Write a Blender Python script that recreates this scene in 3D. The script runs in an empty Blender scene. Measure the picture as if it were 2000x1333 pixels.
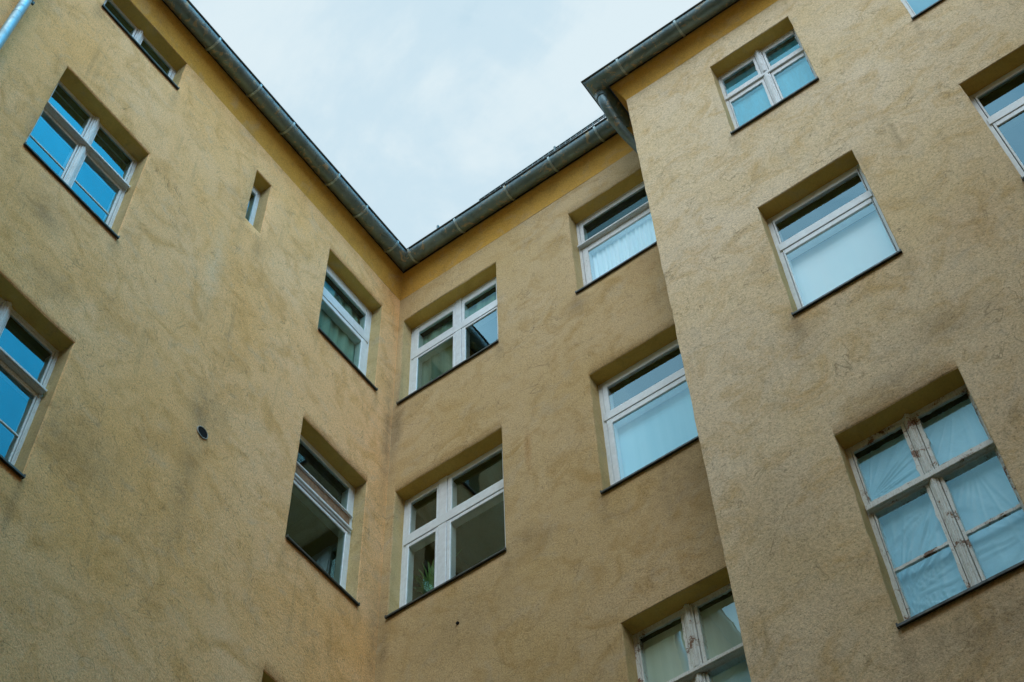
import bpy, math, random
from mathutils import Matrix, Vector, noise
PI = math.pi
C = bpy.context.scene
COL = C.collection
random.seed(7)
Z0 = 1.6                                    # eye height: every height measured from the lens is lifted by this

# ------------------------------------------------------------------ camera
R = [[0.81139698, 0.58393211, -0.02565586],
     [-0.50320567, 0.67554674, -0.53890691],
     [-0.29735331, 0.45017761, 0.84197454]]      # world -> (right, down, forward)
cam = bpy.data.cameras.new('camera')
cam.sensor_width = 36.0
cam.lens = 3029.65 / 2000 * 36.0
cam.clip_end = 2000
camo = bpy.data.objects.new('camera', cam)
COL.objects.link(camo)
M = Matrix(((R[0][0], -R[1][0], -R[2][0], 0), (R[0][1], -R[1][1], -R[2][1], 0), (R[0][2], -R[1][2], -R[2][2], 0), (0, 0, 0, 1)))
camo.matrix_world = Matrix.Translation((0, 0, Z0)) @ M
C.camera = camo
C.render.resolution_x = 1024
C.render.resolution_y = 682

# ------------------------------------------------------------------ light
SUN_EL, SUN_AZ = math.radians(41), math.radians(152)     # azimuth clockwise from +Y
sdir = Vector((math.sin(SUN_AZ) * math.cos(SUN_EL), math.cos(SUN_AZ) * math.cos(SUN_EL), math.sin(SUN_EL)))
sl = bpy.data.lights.new('sun', 'SUN')
sl.energy = 1.0
sl.angle = math.radians(40)
sl.color = (1.0, 0.92, 0.84)
so = bpy.data.objects.new('sun', sl)
COL.objects.link(so)
so.rotation_euler = sdir.to_track_quat('Z', 'Y').to_euler()

W = bpy.data.worlds.new('World')
C.world = W
W.use_nodes = True
wt = W.node_tree
for n in list(wt.nodes):
    wt.nodes.remove(n)


class NT:
    def __init__(s, tree):
        s.t = tree

    def n(s, kind, **kw):
        nd = s.t.nodes.new(kind)
        for k, v in kw.items():
            if k.startswith('i_'):
                key = k[2:].replace('_', ' ')
                nd.inputs[key].default_value = v
            else:
                setattr(nd, k, v)
        return nd

    def l(s, a, b):
        s.t.links.new(a, b)

    def math(s, op, a, b=None, c=None, clamp=False):
        nd = s.t.nodes.new('ShaderNodeMath')
        nd.operation = op
        nd.use_clamp = clamp
        for i, v in enumerate((a, b, c)):
            if v is None:
                continue
            if isinstance(v, (int, float)):
                nd.inputs[i].default_value = v
            else:
                s.l(v, nd.inputs[i])
        return nd.outputs[0]

    def ramp(s, val, stops, smooth=False):
        nd = s.t.nodes.new('ShaderNodeValToRGB')
        cr = nd.color_ramp
        if smooth:
            cr.interpolation = 'EASE'
        while len(cr.elements) > 1:
            cr.elements.remove(cr.elements[-1])
        for i, (p, c) in enumerate(stops):
            e = cr.elements[0] if i == 0 else cr.elements.new(p)
            e.position = p
            e.color = (c[0], c[1], c[2], 1) if isinstance(c, tuple) else (c, c, c, 1)
        s.l(val, nd.inputs[0])
        return nd.outputs[0]

    def mix(s, fac, a, b, mode='MIX'):
        nd = s.t.nodes.new('ShaderNodeMix')
        nd.data_type = 'RGBA'
        nd.blend_type = mode
        nd.clamp_factor = True
        for idx, v in ((0, fac), (6, a), (7, b)):
            if isinstance(v, (int, float)):
                nd.inputs[idx].default_value = v
            elif isinstance(v, tuple):
                nd.inputs[idx].default_value = (v[0], v[1], v[2], 1)
            else:
                s.l(v, nd.inputs[idx])
        return nd.outputs[2]

    def noise(s, vec, scale, detail=4, rough=0.5, dist=0.0, out=0):
        nd = s.t.nodes.new('ShaderNodeTexNoise')
        nd.inputs['Scale'].default_value = scale
        nd.inputs['Detail'].default_value = detail
        nd.inputs['Roughness'].default_value = rough
        nd.inputs['Distortion'].default_value = dist
        if vec is not None:
            s.l(vec, nd.inputs['Vector'])
        return nd.outputs[out]

    def scaled(s, vec, sc):
        nd = s.t.nodes.new('ShaderNodeMapping')
        nd.inputs['Scale'].default_value = sc
        s.l(vec, nd.inputs['Vector'])
        return nd.outputs[0]


w = NT(wt)
sky = w.n('ShaderNodeTexSky', sky_type='NISHITA', sun_disc=False)
sky.sun_elevation = SUN_EL
sky.sun_rotation = SUN_AZ
sky.air_density = 1.0
sky.dust_density = 2.5
sky.ozone_density = 1.5
tc = w.n('ShaderNodeTexCoord')
gen = tc.outputs['Generated']


def dotdir(d):
    nd = w.n('ShaderNodeVectorMath', operation='DOT_PRODUCT')
    w.l(gen, nd.inputs[0])
    v = Vector(d).normalized()
    nd.inputs[1].default_value = v
    return nd.outputs['Value']


# overcast: pale veil, thinner and bluer patches to the east, brightest towards the hidden sun
cn = w.noise(gen, 3.6, 7, 0.6, 0.5)
cn2 = w.noise(gen, 7.0, 5, 0.6, 0.6)
cloudfac = w.math('ADD', w.math('MULTIPLY', cn, 0.75), w.math('MULTIPLY', cn2, 0.25))
veil = w.ramp(cloudfac, [(0.40, (5.0, 7.0, 8.2)), (0.48, (6.1, 7.8, 8.8)), (0.58, (7.3, 8.6, 9.2))], True)
east = w.math('SUBTRACT', dotdir((0.50, 0.18, 0.85)), 0.85)
eastm = w.math('MULTIPLY', east, 9.0, clamp=True)
nis = w.n('ShaderNodeVectorMath', operation='MULTIPLY')
w.l(sky.outputs[0], nis.inputs[0])
nis.inputs[1].default_value = (0.6, 4.1, 4.0)
blue = nis.outputs[0]
col = w.mix(eastm, veil, blue)
glow = w.math('MULTIPLY', w.math('SUBTRACT', dotdir((0.95, -0.6, 0.8)), 0.55), 2.4, clamp=True)
gl = w.n('ShaderNodeVectorMath', operation='MULTIPLY')
gcol = w.mix(glow, (1.0, 1.0, 1.0), (3.0, 3.1, 3.4))
glow2 = w.math('MULTIPLY', w.math('SUBTRACT', dotdir((-0.12, -0.58, 0.82)), 0.74), 6.0, clamp=True)
g2n = w.math('MULTIPLY', glow2, w.ramp(cn, [(0.35, 0.55), (0.6, 1.0)]))
gcol = w.mix(g2n, gcol, (2.0, 2.15, 2.3))
w.l(col, gl.inputs[0])
w.l(gcol, gl.inputs[1])
bg = w.n('ShaderNodeBackground')
bg.inputs['Strength'].default_value = 0.1
w.l(gl.outputs[0], bg.inputs['Color'])
wo = w.n('ShaderNodeOutputWorld')
w.l(bg.outputs[0], wo.inputs['Surface'])

C.view_settings.view_transform = 'Standard'
C.view_settings.look = 'None'
C.view_settings.gamma = 1.0
C.view_settings.exposure = 0.0

# ------------------------------------------------------------------ plan of the courtyard
XL, YB, YP, XP = -7.019, 8.0, 7.354, -3.018        # left wall, back wall, projecting wall, its corner
XR, YR = 4.6, -4.6                                   # two unseen sides, added and placed to darken the walls
ZR = 18.05 + Z0                                      # gutter rim height


# openings: a0, a1, z0, z1 (heights from the lens)
OL = dict(L0=(2.615, 3.848, 16.80, 17.557), L1=(2.600, 3.823, 13.19, 15.04), L2=(2.600, 3.812, 9.43, 11.308),
          SL=(5.240, 5.497, 15.735, 16.94), L3=(6.615, 7.660, 15.10, 16.985), L4=(6.598, 7.662, 11.395, 13.345),
          L5=(6.581, 7.655, 7.68, 9.62))
OB = dict(B1=(-6.937, -5.478, 15.13, 16.985), B2=(-6.908, -5.470, 11.43, 13.425), B6=(-6.905, -5.470, 7.70, 9.655),
          B3=(-4.364, -3.185, 15.12, 17.015), B4=(-4.346, -3.19, 11.45, 13.425), B5=(-4.320, -3.20, 7.75, 9.665))
OP = dict(P1=(-1.907, -0.852, 15.115, 16.945), P2=(-1.907, -0.857, 11.42, 13.415), P3=(-1.912, -0.852, 7.52, 9.645),
          P4=(0.290, 1.345, 11.43, 13.412), P5=(0.270, 1.325, 15.105, 16.95))

# ------------------------------------------------------------------ materials


def newmat(name):
    m = bpy.data.materials.new(name)
    m.use_nodes = True
    t = m.node_tree
    for n in list(t.nodes):
        t.nodes.remove(n)
    a = NT(t)
    a.out = a.n('ShaderNodeOutputMaterial')
    return m, a


def principled(a, color, rough=0.6, metal=0.0, spec=0.5, bump=None):
    p = a.n('ShaderNodeBsdfPrincipled')
    for key, v in (('Base Color', color), ('Roughness', rough), ('Metallic', metal), ('Specular IOR Level', spec)):
        if isinstance(v, (int, float)):
            p.inputs[key].default_value = v
        elif isinstance(v, tuple):
            p.inputs[key].default_value = (v[0], v[1], v[2], 1)
        else:
            a.l(v, p.inputs[key])
    if bump is not None:
        a.l(bump, p.inputs['Normal'])
    a.l(p.outputs[0], a.out.inputs['Surface'])
    return p


def bumpn(a, h, strength, dist, normal=None):
    b = a.n('ShaderNodeBump')
    b.inputs['Strength'].default_value = strength
    b.inputs['Distance'].default_value = dist
    a.l(h, b.inputs['Height'])
    if normal is not None:
        a.l(normal, b.inputs['Normal'])
    return b.outputs[0]


DIRT_AND_SHADE, RUST, PALE = (0.22, 0.165, 0.095), (0.42, 0.24, 0.09), (0.72, 0.60, 0.42)
STAINS_AND_SHADE = [(-7.02, 5.34, 12.0, 0.30, 0.55, 0.9, DIRT_AND_SHADE), (-7.02, 5.30, 10.9, 0.18, 1.4, 0.8, DIRT_AND_SHADE), (-7.02, 4.2, 10.2, 0.7, 0.5, 0.6, DIRT_AND_SHADE),
          (-7.02, 3.05, 12.55, 0.35, 0.35, 0.9, DIRT_AND_SHADE), (-7.02, 3.4, 11.75, 0.35, 0.3, 0.7, DIRT_AND_SHADE), (-7.02, 5.0, 14.3, 0.16, 1.3, 0.9, PALE),
          (-7.02, 7.93, 14.4, 0.14, 1.6, 1.1, DIRT_AND_SHADE), (-6.93, 8.0, 14.9, 0.12, 1.0, 1.1, DIRT_AND_SHADE), (-7.0, 7.95, 11.2, 0.16, 1.2, 0.9, DIRT_AND_SHADE),
          (-5.15, 8.0, 12.75, 0.06, 0.45, 1.3, RUST), (-6.0, 8.0, 10.75, 0.9, 0.6, 0.55, DIRT_AND_SHADE), (-5.2, 8.0, 11.35, 0.4, 0.3, 0.8, DIRT_AND_SHADE),
          (-3.4, 8.0, 14.85, 0.5, 0.5, 0.6, RUST), (-3.5, 8.0, 11.0, 0.5, 0.8, 0.8, DIRT_AND_SHADE), (-4.4, 8.0, 14.9, 0.2, 0.3, 0.8, DIRT_AND_SHADE),  # the patch below B4's right end paints soft shade beside the projecting wing
          (-1.4, 7.354, 9.85, 0.6, 0.25, 0.9, DIRT_AND_SHADE), (-0.8, 7.354, 10.2, 0.6, 0.4, 0.6, DIRT_AND_SHADE), (-1.3, 7.354, 7.2, 0.9, 0.4, 0.8, DIRT_AND_SHADE),
          (-0.2, 7.354, 11.3, 0.5, 0.6, 0.5, RUST), (-1.9, 7.354, 11.1, 0.3, 0.5, 0.6, DIRT_AND_SHADE), (-2.5, 7.354, 9.0, 0.5, 0.9, 0.45, DIRT_AND_SHADE)]


def stucco(name, c1, c2, stain, grain=1.0, wall=None):
    m, a = newmat(name)
    P = a.n('ShaderNodeNewGeometry').outputs['Position']
    big = a.noise(P, 0.55, 6, 0.6, 0.4)
    med = a.noise(P, 2.3, 7, 0.65, 1.2)
    col = a.mix(a.ramp(big, [(0.32, 0.0), (0.68, 1.0)]), c1, c2)
    # broad brown and grey blotches
    bl = a.ramp(med, [(0.48, 0.0), (0.70, 0.75)])
    col = a.mix(bl, col, stain)
    gr = a.ramp(a.noise(P, 3.7, 6, 0.6, 0.8), [(0.55, 0.0), (0.75, 0.30)])
    col = a.mix(gr, col, (0.42, 0.40, 0.34))
    # trowel arcs: thin dark curved scratches
    sc = a.noise(a.scaled(P, (1.0, 1.0, 0.8)), 3.0, 3, 0.42, 1.7)
    arc = a.ramp(a.math('ABSOLUTE', a.math('SUBTRACT', sc, 0.5)), [(0.0, 1.0), (0.018, 0.0)])
    gate = a.ramp(a.noise(P, 4.1, 3, 0.5), [(0.48, 0.0), (0.62, 1.0)])
    arcm = a.math('MULTIPLY', arc, gate)
    col = a.mix(a.math('MULTIPLY', arcm, 0.34 * grain), col, (0.16, 0.12, 0.06))
    ck = a.noise(P, 0.9, 5, 0.55, 0.8)
    ckm = a.math('MULTIPLY', a.ramp(a.math('ABSOLUTE', a.math('SUBTRACT', ck, 0.47)), [(0.0, 1.0), (0.0028, 0.0)]), a.ramp(a.noise(P, 1.3, 3, 0.5), [(0.52, 0.0), (0.60, 1.0)]))
    col = a.mix(a.math('MULTIPLY', ckm, 0.55 * grain), col, (0.14, 0.10, 0.05))
    sc2 = a.noise(P, 8.0, 3, 0.5, 1.5)
    arc2 = a.ramp(a.math('ABSOLUTE', a.math('SUBTRACT', sc2, 0.52)), [(0.0, 1.0), (0.02, 0.0)])
    arcm2 = a.math('MULTIPLY', arc2, a.ramp(a.noise(P, 6.0, 2, 0.5), [(0.53, 0.0), (0.68, 1.0)]))
    col = a.mix(a.math('MULTIPLY', arcm2, 0.26 * grain), col, (0.18, 0.14, 0.07))
    # marks of their own place: damp patches, rust drips, dirt in the corner, shade painted below B4
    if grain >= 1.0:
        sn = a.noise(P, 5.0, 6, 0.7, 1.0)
        for (x, y, z, rx, rz, k, cc) in [q for q in STAINS_AND_SHADE if on_wall(q, wall)] + runoff(wall):
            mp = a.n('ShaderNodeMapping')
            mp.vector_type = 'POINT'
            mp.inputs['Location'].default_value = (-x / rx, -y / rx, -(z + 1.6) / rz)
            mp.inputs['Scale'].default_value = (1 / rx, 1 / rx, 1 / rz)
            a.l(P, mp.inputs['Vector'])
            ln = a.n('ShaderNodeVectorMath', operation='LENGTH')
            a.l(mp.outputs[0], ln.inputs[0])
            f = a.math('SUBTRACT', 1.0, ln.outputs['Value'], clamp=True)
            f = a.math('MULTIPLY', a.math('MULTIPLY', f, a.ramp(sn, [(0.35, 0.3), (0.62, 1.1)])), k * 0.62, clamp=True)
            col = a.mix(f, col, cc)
    # grains and pits
    g1 = a.noise(P, 55.0, 3, 0.7)
    g2 = a.noise(P, 120.0, 2, 0.6)
    gg = a.math('ADD', a.math('MULTIPLY', g1, 0.6), a.math('MULTIPLY', g2, 0.4))
    gm = a.ramp(gg, [(0.32, 0.42), (0.44, 0.84), (0.54, 1.02), (0.72, 1.28)])
    gm = a.mix(grain, (1, 1, 1), gm)
    col = a.mix(1.0, col, gm, 'MULTIPLY')
    vor = a.n('ShaderNodeTexVoronoi', feature='F1')
    vor.inputs['Scale'].default_value = 26.0
    a.l(P, vor.inputs['Vector'])
    pit = a.ramp(vor.outputs['Distance'], [(0.10, 1.0), (0.17, 0.0)])
    pitm = a.math('MULTIPLY', pit, a.ramp(a.noise(P, 11.0, 2), [(0.55, 0.0), (0.62, 1.0)]))
    col = a.mix(a.math('MULTIPLY', pitm, 0.55 * grain), col, (0.10, 0.08, 0.04))
    # rain streaks
    st = a.noise(a.scaled(P, (5.0, 5.0, 0.35)), 1.6, 5, 0.65)
    stm = a.math('MULTIPLY', a.ramp(st, [(0.56, 0.0), (0.78, 0.45)]), a.ramp(a.noise(P, 0.8, 2), [(0.45, 0.0), (0.6, 1.0)]))
    col = a.mix(stm, col, (0.20, 0.15, 0.08))
    h = a.math('ADD', a.math('MULTIPLY', gg, 1.0), a.math('MULTIPLY', a.noise(P, 14.0, 5, 0.6, 0.8), 0.9))
    h = a.math('SUBTRACT', h, a.math('MULTIPLY', a.math('ADD', arcm, arcm2), 0.2))
    nb = bumpn(a, h, 0.65 * grain, 0.010)
    nb = bumpn(a, a.noise(P, 1.7, 4, 0.55, 0.5), 0.5, 0.03, nb)
    principled(a, col, 0.93, 0.0, 0.15, nb)
    return m


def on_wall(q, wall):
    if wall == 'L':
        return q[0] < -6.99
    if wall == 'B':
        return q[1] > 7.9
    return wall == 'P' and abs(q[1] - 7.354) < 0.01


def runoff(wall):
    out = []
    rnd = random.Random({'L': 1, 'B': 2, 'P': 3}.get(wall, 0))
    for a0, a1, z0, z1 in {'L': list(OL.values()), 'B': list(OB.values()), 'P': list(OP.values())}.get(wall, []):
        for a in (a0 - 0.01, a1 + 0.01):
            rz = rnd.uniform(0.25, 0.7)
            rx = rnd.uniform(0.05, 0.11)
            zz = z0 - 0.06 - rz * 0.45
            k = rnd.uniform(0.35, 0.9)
            out.append({'L': (XL, a, zz, rx, rz, k, DIRT_AND_SHADE), 'B': (a, YB, zz, rx, rz, k, DIRT_AND_SHADE), 'P': (a, YP, zz, rx, rz, k, DIRT_AND_SHADE)}[wall])
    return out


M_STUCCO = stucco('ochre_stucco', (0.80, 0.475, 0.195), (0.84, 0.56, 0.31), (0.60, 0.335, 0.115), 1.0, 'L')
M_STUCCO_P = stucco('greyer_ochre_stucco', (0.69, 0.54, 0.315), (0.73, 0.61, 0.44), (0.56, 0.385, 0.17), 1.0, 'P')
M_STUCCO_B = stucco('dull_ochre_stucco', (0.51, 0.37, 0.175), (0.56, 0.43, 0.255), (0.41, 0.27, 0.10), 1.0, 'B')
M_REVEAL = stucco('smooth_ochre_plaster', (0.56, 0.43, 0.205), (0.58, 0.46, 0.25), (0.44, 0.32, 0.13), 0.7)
M_HEAD_BOUNCE = stucco('soffit_plaster_warm_bounce', (0.66, 0.455, 0.11), (0.62, 0.44, 0.125), (0.50, 0.33, 0.08), 0.35)  # warm bounce light under the window heads put into the plaster colour
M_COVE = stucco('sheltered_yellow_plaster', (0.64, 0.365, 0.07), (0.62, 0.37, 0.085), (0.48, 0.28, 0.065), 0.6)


def zinc(name, c1, c2, lime=0.5, rough=0.38):
    m, a = newmat(name)
    P = a.n('ShaderNodeNewGeometry').outputs['Position']
    col = a.mix(a.ramp(a.noise(P, 3.0, 6, 0.65, 0.6), [(0.35, 0.0), (0.65, 1.0)]), c1, c2)
    sm = a.ramp(a.noise(P, 9.0, 5, 0.65, 1.0), [(0.55, 0.0), (0.7, 0.55)])
    col = a.mix(sm, col, (c1[0] * 0.5, c1[1] * 0.5, c1[2] * 0.5))
    sp = a.noise(P, 6.5, 7, 0.72, 1.5)
    spm = a.math('MULTIPLY', a.ramp(sp, [(0.565, 0.0), (0.60, 1.0)]), lime)
    col = a.mix(spm, col, (0.42, 0.36, 0.24))
    rg = a.ramp(a.noise(P, 20, 4), [(0.3, rough - 0.06), (0.7, rough + 0.22)])
    nb = bumpn(a, a.math('ADD', a.noise(P, 5, 4), a.math('MULTIPLY', spm, 0.6)), 0.35, 0.006)
    principled(a, col, rg, 0.6, 0.5, nb)
    return m


M_ZINC = zinc('weathered_zinc', (0.13, 0.20, 0.225), (0.21, 0.295, 0.31), 0.95)
M_STRAP = zinc('zinc_strap', (0.32, 0.44, 0.46), (0.42, 0.52, 0.53), 0.9)
M_ZINC2 = zinc('bright_zinc_pipe', (0.26, 0.42, 0.50), (0.36, 0.52, 0.60), 0.1, 0.45)
M_SILL = zinc('dark_zinc_sheet', (0.055, 0.07, 0.072), (0.09, 0.105, 0.105), 0.15, 0.5)


def plain(name, c, rough=0.6, metal=0.0, spec=0.5, var=0.12, sc=6.0):
    m, a = newmat(name)
    P = a.n('ShaderNodeNewGeometry').outputs['Position']
    n = a.ramp(a.noise(P, sc, 5, 0.6, 0.5), [(0.3, 1.0 - var), (0.7, 1.0 + var)])
    col = a.mix(1.0, c, n, 'MULTIPLY')
    principled(a, col, rough, metal, spec)
    return m


M_EAVES_SHADE = plain('eaves_shade_dark', (0.03, 0.026, 0.02), 0.9)  # shade behind the gutter put into a near-black board colour
M_ROOF = plain('dark_roof_sheet', (0.06, 0.065, 0.07), 0.6)
M_ROOM = plain('unlit_room_dark', (0.055, 0.05, 0.04), 0.9)  # darkness of the unlit rooms put into the wall colour
M_PVC = plain('white_window_plastic', (0.68, 0.77, 0.83), 0.35, 0, 0.5, 0.09, 14)
M_GASKET_HOLE = plain('rubber_seal_and_hole_dark', (0.012, 0.013, 0.014), 0.9, 0, 0.1)
M_WHITEMETAL = plain('grey_enamelled_ring', (0.30, 0.32, 0.30), 0.6)
M_GUARD = plain('galvanised_guard', (0.10, 0.15, 0.16), 0.5, 0.6)
M_BROWNWOOD = plain('weathered_brown_wood', (0.22, 0.14, 0.085), 0.8, 0, 0.3, 0.4, 25)


def painted_wood(name, c, peel, dirt=0.4):
    m, a = newmat(name)
    P = a.n('ShaderNodeNewGeometry').outputs['Position']
    n1 = a.noise(P, 7.0, 6, 0.6, 0.4)
    n2 = a.noise(P, 34.0, 6, 0.7, 1.2)
    base = a.mix(a.ramp(a.noise(P, 5, 4), [(0.3, 0.0), (0.7, dirt)]), c, (0.42, 0.42, 0.38))
    wood = a.mix(n2, (0.10, 0.05, 0.025), (0.30, 0.15, 0.075))
    pm = a.math('ADD', a.math('MULTIPLY', n1, 0.62), a.math('MULTIPLY', n2, 0.38))
    pe = a.ramp(pm, [(peel, 0.0), (peel + 0.012, 1.0)])
    edge = a.ramp(pm, [(peel - 0.05, 0.0), (peel, 0.55)])
    col = a.mix(edge, base, (0.46, 0.42, 0.36))
    col = a.mix(pe, col, wood)
    crack = a.ramp(a.math('ABSOLUTE', a.math('SUBTRACT', a.noise(a.scaled(P, (30, 30, 4)), 2.0, 4, 0.6, 0.5), 0.5)), [(0.0, 0.6), (0.02, 0.0)])
    col = a.mix(crack, col, (0.2, 0.17, 0.13))
    nb = bumpn(a, a.math('SUBTRACT', a.math('MULTIPLY', n2, 0.3), pe), 0.6, 0.004)
    principled(a, col, 0.55, 0, 0.4, nb)
    return m


M_WOOD = painted_wood('white_painted_wood', (0.72, 0.78, 0.82), 0.73, 0.2)
M_WOODP = painted_wood('peeling_white_paint', (0.76, 0.84, 0.85), 0.575, 0.25)


def glass(name, wav=0.0012, boost=1.25, tint=(0.62, 0.93, 1.0), trans=(0.62, 0.74, 0.74), dirt=0.0):
    m, a = newmat(name)
    P = a.n('ShaderNodeNewGeometry').outputs['Position']
    nb = bumpn(a, a.noise(P, 2.2, 2, 0.4), 1.0, wav)
    geo = a.n('ShaderNodeNewGeometry')
    dp_ = a.n('ShaderNodeVectorMath', operation='DOT_PRODUCT')
    a.l(geo.outputs['Normal'], dp_.inputs[0])
    a.l(geo.outputs['Incoming'], dp_.inputs[1])
    g1 = a.math('SUBTRACT', 1.0, a.math('ABSOLUTE', dp_.outputs['Value']), clamp=True)
    fs_ = a.math('ADD', 0.04, a.math('MULTIPLY', 0.96, a.math('POWER', g1, 5.0)))
    f1 = a.math('SUBTRACT', 1.0, fs_)
    f4 = a.math('SUBTRACT', 1.0, a.math('POWER', f1, 4.0))
    f = a.math('MULTIPLY', f4, boost, clamp=True)
    tr = a.n('ShaderNodeBsdfTransparent')
    tr.inputs[0].default_value = (*trans, 1)
    gl = a.n('ShaderNodeBsdfGlossy')
    gl.inputs['Color'].default_value = (*tint, 1)
    gl.inputs['Roughness'].default_value = 0.012
    a.l(nb, gl.inputs['Normal'])
    mx = a.n('ShaderNodeMixShader')
    a.l(f, mx.inputs[0])
    a.l(tr.outputs[0], mx.inputs[1])
    a.l(gl.outputs[0], mx.inputs[2])
    last = mx.outputs[0]
    if dirt:
        df = a.n('ShaderNodeBsdfDiffuse')
        df.inputs[0].default_value = (0.35, 0.38, 0.36, 1)
        m2 = a.n('ShaderNodeMixShader')
        st = a.noise(a.scaled(P, (9, 9, 1.6)), 1.5, 6, 0.7, 0.6)
        sp = a.ramp(a.noise(P, 30.0, 2, 0.5), [(0.68, 0.0), (0.72, 0.6)])
        dm = a.math('ADD', a.math('MULTIPLY', a.ramp(st, [(0.4, 0.0), (0.75, 1.0)]), dirt), a.math('MULTIPLY', sp, dirt), clamp=True)
        a.l(dm, m2.inputs[0])
        a.l(last, m2.inputs[1])
        a.l(df.outputs[0], m2.inputs[2])
        last = m2.outputs[0]
    a.l(last, a.out.inputs['Surface'])
    return m


M_GLASS = glass('double_glazing', 0.0012, 0.78, (0.55, 0.88, 1.0), (0.42, 0.50, 0.48))
M_GLASS_CLEAR = glass('clear_double_glazing', 0.0012, 0.8, (0.6, 0.9, 1.0), (0.88, 0.94, 0.95))
M_GLASS_OLD = glass('old_wavy_glass', 0.005, 0.85, (0.5, 0.88, 1.0), dirt=0.05)
M_GLASS_DIRTY = glass('dusty_glass', 0.0012, 0.55, (0.4, 0.8, 0.92), (0.6, 0.75, 0.78), dirt=0.16)
M_GLASS_DIM = glass('murky_glass', 0.0012, 0.28, (0.45, 0.8, 0.85), (0.60, 0.70, 0.66), dirt=0.05)
M_GLASS_B2 = glass('plain_double_glazing', 0.0012, 0.62, (0.6, 0.85, 0.85), (0.80, 0.86, 0.82))
M_GLASS_L4 = glass('greenish_double_glazing', 0.0012, 0.5, (0.5, 0.82, 0.85), (0.42, 0.50, 0.47))
M_GLASS_THIN = glass('thin_single_glass', 0.003, 0.55, (0.5, 0.88, 1.0), (0.85, 0.92, 0.93), dirt=0.04)


def cloth(name, c, c2, foldscale, transl=0.3, axis=(1, 1, 0.02)):
    m, a = newmat(name)
    P = a.n('ShaderNodeNewGeometry').outputs['Position']
    f = a.noise(a.scaled(P, axis), foldscale, 4, 0.6, 0.3)
    col = a.mix(a.ramp(f, [(0.3, 0.0), (0.7, 1.0)]), c, c2)
    d = a.n('ShaderNodeBsdfDiffuse')
    a.l(col, d.inputs[0])
    t = a.n('ShaderNodeBsdfTransparent')
    mx = a.n('ShaderNodeMixShader')
    mx.inputs[0].default_value = transl
    a.l(d.outputs[0], mx.inputs[1])
    a.l(t.outputs[0], mx.inputs[2])
    a.l(mx.outputs[0], a.out.inputs['Surface'])
    return m


M_LACE = cloth('sheer_white_curtain', (0.75, 0.9, 0.95), (0.95, 0.97, 0.98), 38, 0.0)
M_CURT_G = cloth('grey_green_curtain', (0.28, 0.46, 0.42), (0.55, 0.70, 0.60), 14, 0.1)
M_BLIND = cloth('white_roller_blind', (0.8, 0.95, 0.98), (0.9, 0.97, 0.98), 3, 0.0)
M_FILM = cloth('blue_window_film', (0.32, 0.68, 0.82), (0.46, 0.80, 0.92), 5, 0.1)
M_TEAL = cloth('teal_window_film', (0.03, 0.22, 0.27), (0.07, 0.42, 0.48), 3.5, 0.05)
M_PAPER = cloth('backing_paper', (0.50, 0.60, 0.52), (0.70, 0.78, 0.70), 6, 0.0)


def plastic_sheet(name):
    m, a = newmat(name)
    P = a.n('ShaderNodeNewGeometry').outputs['Position']
    col = a.mix(a.noise(P, 4, 4, 0.6, 1.0), (0.28, 0.58, 0.74), (0.44, 0.76, 0.90))
    nb = bumpn(a, a.noise(P, 5, 3, 0.5, 1.0), 0.25, 0.02)
    principled(a, col, 0.42, 0, 0.45, nb)
    return m


M_SHEET = plastic_sheet('plastic_sheeting')
M_LEAF = plain('houseplant_leaf', (0.10, 0.22, 0.05), 0.5, 0, 0.5, 0.4, 12)
M_POT = plain('clay_pot', (0.35, 0.17, 0.09), 0.8)
M_GROUND = plain('courtyard_paving', (0.09, 0.075, 0.05), 0.9, 0, 0.3, 0.25, 2)

# ------------------------------------------------------------------ mesh helpers


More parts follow.
